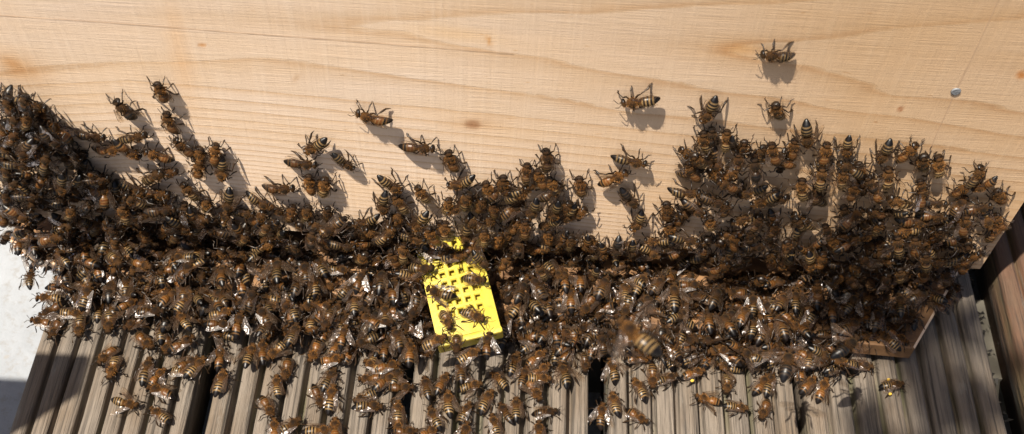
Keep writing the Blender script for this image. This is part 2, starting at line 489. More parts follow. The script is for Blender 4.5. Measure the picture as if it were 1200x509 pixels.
for x in (XL + .02, 0.0, XR - .06):
    m = MB(); m.box((x, 0.03, 0.0008), (x + .04, DEP - .02, BOARD_Z - 0.008)); obj('floor_runner', m.mesh('floor_runner', [M_PINE2], False), hive)
# nail with its scratched head and the pencil line through it
P = on_y(1120, 107)
m = MB(); rr = 0.0017
rings_ = [(0.0, 0.00052), (rr * .35, 0.0004), (rr * .7, 0.00055), (rr * .93, 0.00045), (rr, 0.0001), (rr * .5, -0.0002), (rr * .45, -0.006)]
V = [(r_ * math.cos(a), -h, r_ * math.sin(a)) for r_, h in rings_ for a in np.linspace(0, 2 * math.pi, 15)[:-1]]
F = [(i*14+k, i*14+(k+1) % 14, (i+1)*14+(k+1) % 14, (i+1)*14+k) for i in range(6) for k in range(14)]
m.add(V, F)
na = obj('nail', m.mesh('nail', [M_STEEL]), fb); na.location = P
tag(na, 'round zinc nail head driven into the pine front')
def line_strip(pts, w_, name, colr):
    pts = [on_y(*p) for p in pts]; m = MB(); V = []
    for i, p in enumerate(pts):
        t_ = pts[min(i+1, len(pts)-1)] - pts[max(i-1, 0)]; t_ /= np.linalg.norm(t_); nn = np.array([-t_[2], 0, t_[0]])
        ww = w_ * random.uniform(.6, 1.2)
        V += [p + nn * ww + [0, -.00012, 0], p - nn * ww + [0, -.00012, 0]]
    m.add(V, [(2*i, 2*i+1, 2*i+3, 2*i+2) for i in range(len(pts)-1)])
    return obj(name, m.mesh(name, [simple(name, colr, tuple(x * 1.25 for x in colr), 400, .8)], False), fb)
def dense(pts, n=30):
    pts = np.array(pts, float); s = np.linspace(0, len(pts) - 1, n)
    return np.stack([np.interp(s, range(len(pts)), pts[:, 0]), np.interp(s, range(len(pts)), pts[:, 1])], 1)
line_strip(dense([(1171, -2), (1146, 53), (1120, 107), (1096, 160), (1090, 176)]), .00015, 'pencil_line', (0.36, 0.24, 0.15))
line_strip(dense([(-4, 18), (120, 26), (300, 40), (420, 49), (560, 60), (602, 63)]), .00010, 'drying_crack', (0.42, 0.28, 0.17))

# ------------------------------------------------------------------ bee shapes (millimetres, forward +Y, up +Z, feet at z = 0)
SEG = 16
PAL = {   # dark cuticle, pale bands, first tergites, thorax fur
    'banded': ((0.004, 0.0025, 0.002), (0.195, 0.122, 0.050), (0.012, 0.005, 0.002), (0.108, 0.046, 0.0105)),
    'amber':  ((0.005, 0.003, 0.002), (0.14, 0.072, 0.024), (0.095, 0.031, 0.005), (0.115, 0.047, 0.0095)),
    'brown':  ((0.007, 0.0035, 0.002), (0.105, 0.057, 0.020), (0.030, 0.011, 0.003), (0.078, 0.031, 0.0070)),
    'dark':   ((0.004, 0.003, 0.003), (0.030, 0.019, 0.011), (0.006, 0.005, 0.004), (0.060, 0.027, 0.008)),
}
def bee_body(pal, bend=0.0, droop=0.0, fat=1.0, length=1.0, hairs=1.0, seed=0, headturn=0.0):
    r = np.random.default_rng(seed)
    dk, band, first, fur = (np.array(c) for c in PAL[pal])
    rows = []   # y, z, rx, rz, colour, material (0 cuticle 1 fur), section
    for s in np.linspace(0, 1, 8):           # head, from the face back
        a = math.sin(math.pi * (0.06 + 0.90 * s)) ** 0.55
        rows.append((4.75 - 1.75 * s, 2.75 + 0.75 * s, 1.74 * a, 1.5 * a, 'head', s))
    for s in np.linspace(0.02, 0.98, 10):    # thorax
        a = math.sin(math.pi * (0.10 + 0.82 * s)) ** 0.62
        rows.append((2.75 - 4.1 * s, 3.35 + 0.25 * math.sin(math.pi * s) - .1 * s, 1.9 * a, 1.75 * a, 'thorax', s))
    NA = 31
    for s in np.linspace(0, 1, NA):          # abdomen
        a = (math.sin(math.pi * min(1, (0.05 + s * 0.93)) ** 0.80)) ** 0.62
        if s > 0.985: a *= 0.35
        seg = (s * 6) % 1.0
        a *= 1.0 + 0.035 * (seg - 0.4)
        y = -1.45 - 7.5 * s * length
        rows.append((y, 3.15 + 0.35 * math.sin(math.pi * s) - (0.9 + droop) * s * s, 2.02 * a * fat, 1.72 * a * fat, 'abd', s))
    V, C, MT = [], [], []
    for y, z, rx, rz, sec, s in rows:
        xo = bend * max(0, -(y + 1.4) / 7.2) ** 1.6 * 3.0
        if sec == 'head': xo = headturn * (y - 2.9)
        for k in range(SEG):
            th = 2 * math.pi * k / SEG
            cx_, sz = math.cos(th), math.sin(th)
            x_, z_ = rx * cx_, rz * sz
            if sec == 'abd' and sz < 0: z_ *= 0.8
            V.append((x_ + xo, y, z + z_))
            if sec == 'head':
                eye = abs(cx_) > 0.72 and 0.25 < s < 0.85
                c = np.array((0.004, 0.003, 0.003)) if eye else (fur * 0.15 if sz < 0.8 else fur * 0.4)
                if s < 0.2: c = fur * 0.12
            elif sec == 'thorax':
                top = max(0, sz) ** 1.6 * math.sin(math.pi * s) ** 1.5
                c = fur * (0.50 - 0.44 * top) if sz > -0.2 else fur * 0.2
            else:
                ti, tf = int(min(5, s * 6)), (s * 6) % 1.0
                bc = first if ti < (3 if pal == 'amber' else 2) else dk
                if ti in (1, 2, 3, 4) and tf < 0.24: c = band * (0.85 if ti > 3 else 1.0)
                elif ti == 0: c = fur * 0.7
                else: c = bc * (0.7 if tf > .8 else 1.0)
                if sz < -0.4: c = (dk + first) * 0.7 + 0.01
                if s > 0.93: c = dk * 0.8
            C.append(c * r.uniform(0.85, 1.12))
    n = len(rows)
    F = [(i*SEG+k, (i+1)*SEG+k, (i+1)*SEG+(k+1) % SEG, i*SEG+(k+1) % SEG) for i in range(n-1) for k in range(SEG)]
    MT = [1 if rows[i][4] == 'thorax' or (rows[i][4] == 'head' and abs(math.cos(2 * math.pi * (k + .5) / SEG)) < 0.66) else 0 for i in range(n-1) for k in range(SEG)]
    F += [tuple(range(SEG)), tuple(range(n*SEG-1, (n-1)*SEG-1, -1))]; MT += [0, 0]
    m = MB(); m.add(V, F, 0, C); m.m = MT
    # eyes bulge at the sides of the head
    # fur: slim pointed tufts
    V = np.array(V)
    def tuft(p, d, L, wdt, c):
        s_ = np.cross(d, r.normal(size=3)); s_ /= np.linalg.norm(s_) + 1e-9
        m.add([p - s_ * wdt, p + s_ * wdt, p + d * L], [(0, 1, 2)], 1, np.array([c * .8, c * .8, c * 1.35]))
    for _ in range(int(300 * hairs)):
        s = r.uniform(0.0, 1); th = r.uniform(-0.5, math.pi + 0.5)
        a = math.sin(math.pi * (0.10 + 0.82 * s)) ** 0.62
        nrm = np.array([math.cos(th), (0.5 - s) * 1.4, math.sin(th)]); nrm /= np.linalg.norm(nrm)
        p = np.array([2.0 * a * math.cos(th), 2.75 - 4.1 * s, 3.35 + 0.25 * math.sin(math.pi * s) + 1.85 * a * math.sin(th)])
        k = 0.45 if (math.sin(th) > 0.8 and 0.2 < s < 0.8) else 1.0
        if k < 1 and r.random() < 0.6: continue
        d = nrm + r.normal(0, .35, 3) + np.array([0, -.3, 0]); d /= np.linalg.norm(d)
        tuft(p - nrm * .05, d, r.uniform(0.5, 1.0), 0.05, fur * 1.75 * r.uniform(.5, 1.4))
    for _ in range(int(60 * hairs)):
        s = r.uniform(0.1, 0.9); th = r.uniform(0.1, math.pi - .1); a = math.sin(math.pi * (0.06 + 0.9 * s)) ** .55
        if abs(math.cos(th)) > .7: continue
        nrm = np.array([math.cos(th), .5, math.sin(th)]); nrm /= np.linalg.norm(nrm)
        p = np.array([1.85 * a * math.cos(th), 4.75 - 1.75 * s, 2.75 + .75 * s + 1.5 * a * math.sin(th)])
        tuft(p, nrm, r.uniform(.3, .6), .05, fur * 1.1)
    for _ in range(int(150 * hairs)):
        ti = r.integers(0, 5); s = (ti + r.uniform(0, .35)) / 6; th = r.uniform(-.3, math.pi + .3)
        i = 18 + int(s * (NA - 1)); y, z, rx, rz, _s, _ = rows[i]
        xo = bend * max(0, -(y + 1.4) / 7.2) ** 1.6 * 3.0
        p = np.array([rx * math.cos(th) + xo, y, z + rz * math.sin(th)])
        d = np.array([math.cos(th) * .8, -1.0, math.sin(th) * .8]) + r.normal(0, .2, 3); d /= np.linalg.norm(d)
        tuft(p, d, r.uniform(.35, .7), .05, (band if pal != 'dark' else fur) * r.uniform(.6, 1.0))
    return m
LEGC = 0.22 * np.array([(0.06, 0.03, 0.012), (0.10, 0.048, 0.016), (0.055, 0.026, 0.012), (0.13, 0.065, 0.022), (0.09, 0.045, 0.018), (0.16, 0.085, 0.03), (0.10, 0.05, 0.02)])
def bee_leg(which, side_, pose):
    r = np.random.default_rng(which * 31 + pose * 7 + (5 if side_ > 0 else 0))
    j = lambda s=.35: r.normal(0, s, 3)
    if which == 0: P_ = [(.8, 1.8, 2.3), (1.7, 2.7, 2.3), (2.3, 3.5, 3.0), (2.8, 4.3, 1.4), (3.0, 4.8, .5), (3.2, 5.6, .1)]
    elif which == 1: P_ = [(.9, .7, 2.1), (2.2, .9, 2.4), (3.3, .8, 3.2), (4.3, .5, 1.5), (4.8, .4, .5), (5.6, .3, .1)]
    else: P_ = [(.9, -.5, 2.1), (2.2, -1.5, 2.6), (3.2, -2.6, 3.4), (4.0, -4.4, 1.8), (4.3, -5.3, .7), (4.6, -6.6, .1)]
    P_ = np.array(P_, float)
    if pose == 1: P_[:, 0] *= 1.18; P_[3:, 1] += (0.8, 0.6, -0.6)[which]
    if pose == 2: P_[2:, 0] *= 0.85; P_[2:, 1] += (-0.5, -1.0, 0.8)[which]
    for i in range(2, 6): P_[i] += j(.28) * np.array([1, 1, .35 if i < 5 else 0])
    P_[:, 0] *= side_
    t = np.linspace(0, 5, 11); pts = np.stack([np.interp(t, range(6), P_[:, k]) for k in range(3)], 1)
    base = [.42, .36, .33, .34, .24, .22, .34, .30, .26, .18, .10] if which < 2 else [.45, .40, .36, .38, .26, .30, .52, .52, .40, .26, .12]
    m = MB(); cc = np.stack([np.interp(t, np.linspace(0, 5, 7), LEGC[:, k]) for k in range(3)], 1)
    m.tube(pts, [b_ * .86 for b_ in base], 6, 0, cc)
    return m, P_
def bee_antenna(side_, pose):
    o = (0, .5, -.3)[pose]
    P_ = np.array([(.35, 4.55, 3.5), (.7, 5.2, 4.1), (1.0, 5.6, 4.3), (1.5 + o * .4, 6.3 + o * .3, 3.9), (2.0 + o, 7.1, 3.3)])
    P_[:, 0] *= side_
    return MB().tube(P_, [.13, .11, .12, .13, .11], 5, 0, np.array((.010, .006, .004)))
def bee_wing(fore):
    """in its own plane: root at origin, lying back along -Y, outer edge +X"""
    L, W = (9.0, 3.0) if fore else (6.3, 1.9)
    n = 11; m = MB(); V = []
    out = [0.14, .22, .36, .52, .68, .82, .93, 1.0, .98, .80, .30] if fore else [.16, .4, .62, .8, .93, 1.0, 1.0, .92, .76, .5, .15]
    lead = [0.02, .04, .07, .09, .11, .12, .13, .14, .17, .26, .50]
    for i in range(n):
        y = -L * i / (n - 1)
        x0 = W * (lead[i] - .05); x1 = W * (out[i] if fore else out[i])
        for k in range(4):
            u = k / 3
            V.append((-(x0 + (x1 - x0) * u) + W * .45, y, 0.10 * math.sin(u * 7 + i * .6)))
    F = [(i*4+k, i*4+k+1, (i+1)*4+k+1, (i+1)*4+k) for i in range(n-1) for k in range(3)]
    m.add(V, F, 0, (1, 1, 1))
    V = np.array(V)
    def vein(path, w_):
        q = np.array([V[i * 4] + (V[i * 4 + 3] - V[i * 4]) * u for i, u in path]) + [0, 0, .05]
        vs, cc = [], (.04, .02, .01)
        for i, p in enumerate(q):
            t_ = q[min(i+1, len(q)-1)] - q[max(i-1, 0)]; t_ /= np.linalg.norm(t_) + 1e-9; s_ = np.array([-t_[1], t_[0], 0])
            vs += [p + s_ * w_, p - s_ * w_]
        m.add(vs, [(2*i, 2*i+1, 2*i+3, 2*i+2) for i in range(len(q)-1)], 1, cc)
    vein([(i, .02) for i in range(10)], .10)
    vein([(0, .5), (2, .35), (4, .3), (6, .35), (8, .3)], .06)
    vein([(0, .6), (3, .62), (5, .6), (8, .72)], .05)
    if fore:
        vein([(0, .8), (3, .9), (6, .93)], .05); vein([(3, .32), (4, .6)], .045); vein([(5, .3), (6, .62)], .045); vein([(6, .34), (7, .66), (7, .95)], .045); vein([(3, .62), (4, .9)], .045)
    return m
def wing_matrix(side_, fore, spread, tilt):
    """from the wing's plane to the bee"""
    M = Matrix.Translation((1.35 * side_, 0.9 if fore else 0.2, 4.55 if fore else 4.35))
    M = M @ Matrix.Rotation(spread * side_, 4, 'Z') @ Matrix.Rotation(-tilt * side_ * -1, 4, 'Y') @ Matrix.Rotation(math.radians(7), 4, 'X')
    if side_ < 0: M = M @ Matrix.Scale(-1, 4, (1, 0, 0))
    return M
MM = 0.001
BODY_MATS = [M_CHITIN, M_FUR]
shapes = [dict(bend=0, droop=0), dict(bend=.35, droop=.3, headturn=.25), dict(bend=-.4, droop=.5, headturn=-.25), dict(bend=.1, droop=-.5, length=1.08), dict(bend=-.15, droop=1.0, length=.93, headturn=.15)]
BODIES = {}
for pi, pal in enumerate(PAL):
    for si, sh in enumerate(shapes):
        kw = dict(sh)
        if pal == 'dark': kw['fat'] = 1.04
        BODIES[pal, si] = bee_body(pal, seed=pi * 10 + si, **kw)
BODY_ME = {k: b.mesh('bee_body', BODY_MATS, True, MM) for k, b in BODIES.items()}
LEGS = {(w_, s_, p_): bee_leg(w_, s_, p_) for w_ in range(3) for s_ in (-1, 1) for p_ in range(3)}
LEG_ME = {k: b[0].mesh('bee_leg', [M_CHITIN], True, MM) for k, b in LEGS.items()}
ANT = {(s_, p_): bee_antenna(s_, p_) for s_ in (-1, 1) for p_ in range(3)}
ANT_ME = {k: b.mesh('bee_antenna', [M_CHITIN], True, MM) for k, b in ANT.items()}
WING = {f: bee_wing(f) for f in (True, False)}
WING_ME = {f: b.mesh('bee_wing', [M_WING, M_CHITIN], True, MM) for f, b in WING.items()}
pm = MB(); pm.tube([(0, .9, 0), (0, .7, 0), (0, .2, 0), (0, -.4, 0), (0, -.8, 0), (0, -.95, 0)], [.15, .55, .8, .75, .5, .12], 9)
POLLEN_ME = pm.mesh('pollen_load', [M_POLLEN], True, MM)

# ------------------------------------------------------------------ the yellow queen cage
CA = math.radians(17)
ctr = on_z(535, 332, 0.029)
ex = np.array([math.cos(CA), math.sin(CA), 0.0]); ey = np.array([-math.sin(CA), math.cos(CA), 0.0])
pit = math.radians(10)
ey = ey * math.cos(pit) + np.array([0, 0, math.sin(pit)]); ez = np.cross(ex, ey)
rol = math.radians(-7); ex, ez = ex * math.cos(rol) - ez * math.sin(rol), ez * math.cos(rol) + ex * math.sin(rol)
cage = empty('queen_cage')
cage.matrix_world = Matrix(((ex[0], ey[0], ez[0], ctr[0]), (ex[1], ey[1], ez[1], ctr[1]), (ex[2], ey[2], ez[2], ctr[2]), (0, 0, 0, 1)))
tag(cage, 'bright yellow plastic queen cage with square-holed lattice lid amid the bees', 'queen cage')
CWd, CLn, CHt = 0.0125, 0.0215, 0.0072
def lattice():
    nx, ny, px_, py_, hx, hy = 5, 8, .0038, .0041, .0028, .0028
    gx = [-CWd]; gy = [-CLn]
    for i in range(nx): c = -0.0008 + (i - (nx - 1) / 2) * px_; gx += [c - hx / 2, c + hx / 2]
    for i in range(ny): c = 0.0028 + (i - (ny - 1) / 2) * py_; gy += [c - hy / 2, c + hy / 2]
    gx.append(CWd); gy.append(CLn); m = MB(); t0, t1 = -0.0014, 0.0
    hole = lambda i, j: i % 2 == 1 and j % 2 == 1 and 0 < i < len(gx) - 1 and 0 < j < len(gy) - 1
    for i in range(len(gx) - 1):
        for j in range(len(gy) - 1):
            x0, x1, y0, y1 = gx[i], gx[i+1], gy[j], gy[j+1]
            if hole(i, j):
                for a, b in (((x0, y0), (x1, y0)), ((x1, y0), (x1, y1)), ((x1, y1), (x0, y1)), ((x0, y1), (x0, y0))):
                    mx_, my_ = (x0 + x1) / 2, (y0 + y1) / 2; k = .70
                    a2, b2 = [(mx_ + (q[0] - mx_) * k, my_ + (q[1] - my_) * k) for q in (a, b)]
                    m.add([(*b, t1), (*a, t1), (*a2, t1 - .0005), (*b2, t1 - .0005)], [(0, 1, 2, 3)])
                    m.add([(*b2, t1 - .0005), (*a2, t1 - .0005), (*a, t0), (*b, t0)], [(0, 1, 2, 3)])
            else:
                m.add([(x0, y0, t1), (x1, y0, t1), (x1, y1, t1), (x0, y1, t1)], [(0, 1, 2, 3)])
                m.add([(x0, y1, t0), (x1, y1, t0), (x1, y0, t0), (x0, y0, t0)], [(0, 1, 2, 3)])
    for a, b in (((-CWd, -CLn), (CWd, -CLn)), ((CWd, -CLn), (CWd, CLn)), ((CWd, CLn), (-CWd, CLn)), ((-CWd, CLn), (-CWd, -CLn))):
        m.add([(*a, t0), (*b, t0), (*b, t1), (*a, t1)], [(0, 1, 2, 3)])
    return m
LT = lattice()
for v_ in LT.v: v_[:, 2] -= 0.0016 * (v_[:, 0] / CWd) ** 2
obj('lattice_lid', LT.mesh('lattice_lid', [M_YELLOW], False), cage)
def rbox(m, a, b, r=.0006):
    """box with chamfered edges"""
    import itertools
    import bmesh
    bm = bmesh.new(); bmesh.ops.create_cube(bm, size=1)
    for v in bm.verts: v.co = Vector([(a[i] + b[i]) / 2 + v.co[i] * (b[i] - a[i]) for i in range(3)])
    bmesh.ops.bevel(bm, geom=bm.edges[:], offset=r, segments=2, affect='EDGES', profile=.6)
    bm.verts.index_update(); m.add([v.co[:] for v in bm.verts], [tuple(v.index for v in f.verts) for f in bm.faces]); bm.free()
m = MB(); tw = .0013
rbox(m, (-CWd, -CLn, -CHt), (-CWd + tw, CLn, -.0031)); rbox(m, (CWd - tw, -CLn, -CHt), (CWd, CLn, -.0031))
rbox(m, (-CWd + tw, CLn - tw, -CHt), (CWd - tw, CLn, -.0031)); rbox(m, (-CWd + tw, -CLn, -CHt), (CWd - tw, CLn - tw, -CHt + .0041))
obj('tray', m.mesh('tray', [M_YELLOW], False), cage)
m = MB(); rbox(m, (-CWd - .0004, -CLn - .0026, -CHt - .0003), (CWd + .0004, -CLn - .0001, .0006), .0009)
obj('end_cap', m.mesh('end_cap', [M_YELLOW], False), cage)
m = MB(); rbox(m, (-.0020, CLn + .0001, -.0045), (.0078, CLn + .0085, -.0005), .0008)
obj('tab', m.mesh('tab', [M_YELLOW], False), cage)

# ------------------------------------------------------------------ where the bees are
# tiles of the photograph (left, top); each row: x y heading (0 up, clockwise) and marks:
# d dark drone-like, w wings held out, p pollen, a amber, s striped, f flying
TILES = {
 (0, 80): """40 175 0|112 165 5|20 280 10|125 250 0|575 190 315 dwb|755 110 335|790 250 335|850 370 310|440 325 95|520 385 85|640 325 80|615 395 130|725 410 290
  935 410 5|1008 395 5|195 315 60|185 385 10|250 345 130|110 400 200|30 390 340|340 410 120|60 330 30|70 250 10""",
 (300, 80): "525 230 285|265 375 233 s|230 450 95|425 455 129 s|780 375 90|910 430 340",
 (600, 80): "575 160 263 s|915 215 210 s|900 340 350|1005 335 5|1085 375 5|820 405 305 s|575 440 95 s|165 425 355|1170 400 20",
 (850, 20): "225 185 273 s|240 440 345 s",
 (900, 130): """185 130 172 sw|370 190 178 s|540 210 205 s|25 195 345|60 240 300|120 175 10|270 195 15|665 190 45|725 240 0|800 255 0|350 320 10 s|430 280 345|480 345 330
  250 310 10|160 360 0 s|985 300 40|1000 360 240|720 360 350|915 370 50|600 425 300 s|790 440 90 d|1085 400 330|30 400 10|230 390 20|400 380 20|500 380 330""",
 (0, 180): """100 60 100 s|210 40 10|30 90 0|200 110 20|290 165 180 s|355 165 180 s|330 280 20 s|580 275 345 s|470 130 90|30 210 0|150 200 100|220 230 280|490 200 30|620 220 300
  675 385 0 a|400 440 0 wa|250 400 80|100 300 120|20 290 20|640 165 110 s|730 105 60|790 95 80|745 190 90|880 175 315 s|770 270 90|930 70 0|1040 90 180|970 240 0|1070 240 190 s
  1150 285 90 s|530 370 350|540 420 10|860 350 120|940 310 80|820 400 30|1150 400 20|1000 360 290|300 350 70|160 400 100|40 260 20|130 360 60|60 150 30|130 130 70""",
 (300, 180): """30 235 110 s|100 270 120|125 165 90|250 140 350|320 150 10|165 280 15|240 280 10|335 285 0|405 340 0 s|500 325 255 s|645 155 125 s|595 250 178 s|775 190 320|670 230 320
  945 145 250 s|900 245 10 s|985 220 20 s|1055 240 20|1090 170 330|1160 145 350|1115 265 0|1100 320 10|660 310 30|760 335 210 s|540 380 300 s|885 360 0|985 390 180 s|1070 395 0 s|820 380 330
  620 380 60|185 445 0 db|45 355 30|50 430 60 s|260 400 0|420 440 100|790 440 280 w|860 465 100|945 480 90 s|750 405 90 s|690 460 0|1140 410 10|1020 330 300 s|1170 390 20|20 300 40""",
 (600, 180): """65 90 5|320 150 350|130 115 340|190 150 330|490 110 70 w|560 225 140 d|585 335 215 s|725 265 0|790 300 20|740 355 350|665 415 265 s|830 410 100 s|830 190 90 s|840 80 330
  945 105 310 s|870 30 330|1030 95 40|1140 70 0|1110 190 250 s|1000 150 300|930 330 350 s|1080 310 270 s|960 230 100|1000 260 0|870 270 120|1040 410 0|1120 390 0|200 285 200 s|255 260 30
  310 280 60|95 280 210 s|170 395 0|275 420 5 s|375 425 0|490 460 190|560 470 190|430 475 180|40 190 60 s|20 340 30|60 350 0|30 440 0|1170 230 250 w|1060 40 10|1150 330 30""",
 (900, 230): """140 130 330|280 170 340|310 220 330 s|90 240 0|75 320 215 s|195 320 180 s|405 95 60|500 85 300|640 165 270 s|470 190 250 s|610 225 0|690 230 0|805 180 0|800 310 270 s|910 330 180 s
  960 290 60|1060 160 30|1080 120 330|910 210 80|350 190 60|400 210 90|620 370 0|680 420 320 w|730 370 0|835 380 10|360 330 90|250 300 20|460 310 300|410 340 0 s|330 390 300 w|390 400 320
  230 440 0|300 420 330|420 440 60|130 450 20 w|550 400 40|50 400 70|700 120 90 a|790 100 90|920 130 20|1000 60 80|520 150 20|740 300 0|560 310 60|30 160 20|880 440 30""",
 (0, 280): """140 170 10|160 45 80|300 145 0|230 90 60|440 130 0 s|590 200 0 s|515 230 0|700 105 290 s|840 85 270 s|930 50 20|1040 70 0 w|1130 100 0 w|850 160 60 a|860 230 0|870 280 40|750 240 90 w
  775 300 60|1040 210 20|1130 190 0|985 280 30|1090 290 90 w|300 225 90|215 275 270 s|410 250 30|225 340 250 w|180 385 280|250 430 215|350 350 90 s|370 420 180|465 320 10 w|540 350 200 w|510 400 185
  620 400 240|660 300 0 w|720 340 90|755 420 0 s|850 370 330 w|920 340 120|1050 345 80 s|1030 440 290 ws|1040 400 90|1120 380 20|790 360 20|610 300 60 w|1180 270 30""",
 (300, 280): """30 60 60 s|100 130 0|230 140 0|290 110 330 s|400 145 90 s|500 90 30 s|560 110 30 s|440 70 80|590 180 0|545 250 0|435 220 70|330 240 0|250 240 0|170 210 0|105 240 0|30 190 0|40 280 270
  270 325 90 s|390 310 30|460 290 0|140 360 150 w|255 370 0 s|180 430 20 s|330 390 200|410 380 20|605 340 0 s|600 390 90|690 110 120|640 90 330|740 180 90 s|710 240 70 s|760 300 80|845 250 290 w|895 385 147 s
  1030 360 115 s|1035 190 95 s|785 140 95|800 345 30|850 475 70 s|905 60 110|1130 275 30 s|1065 120 120|1170 385 20|740 340 200|815 400 10 w|700 420 0|660 450 340|50 400 20|30 350 330|660 30 340|1170 110 30 w|490 180 30|640 240 50|520 370 300|70 440 200 w""",
 (600, 280): """70 160 0|135 150 330|205 165 130 w|245 175 0|320 170 0|385 175 200 s|430 210 20 w|285 115 30|370 285 230 s|150 285 10 s|275 260 0|610 195 30 ws|560 185 300 w|530 230 0|630 285 60|500 315 90
  760 250 0 w|850 215 90 w|870 270 300 w|800 310 60|730 340 0|590 360 0|705 400 0|790 420 70|440 370 180 s|380 400 0 s|310 410 90 a|960 260 20|1040 250 270 s|975 205 10|985 135 60|1030 360 0|910 410 60
  1070 430 60|1130 390 0|1160 200 20 s|1130 290 0|560 440 310 sfb|200 425 330 w|40 330 0|920 360 0|840 400 30|260 340 280|210 330 60|650 330 20|50 230 20|110 210 330|690 200 40|1090 340 30""",
 (900, 330): """230 50 0|70 80 20|130 70 0 w|180 180 90 s|340 190 280|460 150 0|620 90 0|545 80 20|650 175 90 d|515 160 10 w|60 190 350|385 295 45 dfb|95 370 12 dfb|450 395 95 d|600 480 85 ps|845 70 0
  190 330 0 s|300 270 40|200 240 60|120 230 330|490 265 90|570 245 30|620 265 120|260 490 20|200 470 40|155 410 0|10 460 20|720 60 60|780 100 300|300 120 0|400 90 40|30 280 20|400 200 60""",
 (0, 382): """490 145 220|525 205 195|685 80 130|690 190 20 s|745 225 45 w|735 300 285 a|600 365 100 w|735 405 305 s|870 75 60|865 215 100|890 165 60 w|1030 130 0 w|1040 245 15 s|1175 120 20 sw|780 95 180|930 180 40""",
 (300, 382): """85 125 230 w|270 130 205|370 155 80 a|95 265 0 s|140 215 190|350 235 30|355 320 15 s|295 345 160|60 390 150|85 470 0|170 460 60 s|310 490 90|370 470 0|540 180 300 s|520 245 270 w|495 335 250 s|545 375 90 s
  695 290 90 w|665 390 0|665 465 180|500 75 250 w|610 90 20|690 50 340|720 105 0 w|785 125 90|795 270 350|880 250 30 a|940 90 180 s|1085 70 10|1010 130 60|960 190 0|900 345 0 w|830 415 335 s|985 390 30 s
  1020 275 80 w|1085 335 30 s|1130 240 310 ws|1160 390 330 w|1115 450 340 s|980 490 20 w|820 490 60|715 495 90|630 185 80|660 225 20|620 250 60|380 80 20|170 60 200 s|410 30 20|30 100 0|560 130 20|450 110 30""",
 (600, 382): """110 75 60 s|205 110 0 ws|265 110 20|125 140 60|240 210 340 w|145 200 60 w|140 245 90 w|60 220 20 w|345 180 180|385 90 20|110 310 150 w|170 400 90|20 370 0 s|125 485 0 a|15 160 20 s|470 190 340 ws|475 345 350 s
  590 280 330 s|600 430 120|660 250 180|610 150 90|725 140 330 ws|790 120 330 w|740 240 75 s|865 215 80 p|1000 190 280 w|1010 280 185|905 340 285 w|1070 380 95|1180 400 200|1180 260 30|870 140 60|930 130 20|420 400 10 w|830 60 80|1010 130 60""",
}
BEES = []
for (tx, ty), txt in TILES.items():
    for part in txt.replace('\n', '|').split('|'):
        q = part.split()
        if len(q) < 3: continue
        BEES.append([tx + float(q[0]) / 4, ty + float(q[1]) / 4, float(q[2]), q[3] if len(q) > 3 else ''])

def inside(pt, pg):
    x, y = pt; c = False; n = len(pg)
    for i in range(n):
        x0, y0 = pg[i][0], pg[i][1]; x1, y1 = pg[i-1][0], pg[i-1][1]
        if (y0 > y) != (y1 > y) and x < (x1 - x0) * (y - y0) / (y1 - y0) + x0: c = not c
    return c
Z_LEFT = [(-30, 112), (45, 120), (70, 155), (100, 190), (130, 215), (200, 243), (300, 262), (440, 272), (440, 300), (35, 300), (-30, 270)]
Z_BAND = [(35, 290), (130, 258), (440, 272), (620, 290), (1000, 280), (1150, 285), (1108, 335), (1080, 358), (1045, 398), (960, 396), (870, 392), (640, 380), (600, 398), (480, 412), (300, 385), (190, 372), (95, 352), (85, 335), (74, 316)]
Z_RIGHT = [(803, 200), (835, 158), (870, 172), (960, 180), (1010, 205), (1090, 210), (1150, 232), (1178, 240), (1145, 300), (1100, 330), (800, 300)]
Z_MID = [(455, 262), (530, 232), (560, 222), (640, 215), (680, 255), (690, 290), (455, 292)]
Z_FRONT = [(95, 352), (300, 385), (480, 412), (600, 398), (640, 380), (870, 392), (960, 400), (1000, 410), (940, 425), (800, 430), (660, 450), (560, 455), (440, 430), (300, 420), (180, 400), (60, 380)]
CAGE_PX = [(487, 288), (552, 272), (592, 380), (590, 400), (517, 414), (503, 395)]
CAGE_RIM = [(472, 285), (500, 268), (565, 262), (605, 380), (600, 398), (560, 404), (520, 424), (500, 416), (486, 380)]
Ez, Ey = np.array([0, 0, 1.0]), np.array([0, -1.0, 0])
def surface(px, py, hc):
    """first of front board, landing board, cage lid or deck under this line of sight, lifted by hc"""
    r = ray(px, py); best = None
    def cand(t, n, kind):
        nonlocal best
        if t > 0 and (best is None or t < best[0]): best = (t, n, kind)
    t = (-hc - CAM[1]) / r[1]; p = CAM + r * t
    if p[2] > WALL_Z - 0.001 and XL - .004 < p[0] < XR + .004: cand(t, Ey, 'wall')
    n_ = np.array(ez); c0 = np.array(ctr) + n_ * min(hc, .0042)
    t = ((c0 - CAM) @ n_) / (r @ n_); p = CAM + r * t - ctr
    if abs(p @ ex) < CWd + .001 and -CLn - .010 < p @ ey < CLn + .004: cand(t, n_, 'cage')
    t = (BOARD_Z + hc - CAM[2]) / r[2]; p = CAM + r * t
    if p[1] < 0.03 and inside(p[:2], poly): cand(t, Ez, 'board')
    t = (hc - CAM[2]) / r[2]; cand(t, Ez, 'deck')
    return CAM + r * best[0], best[1], best[2], best[0]
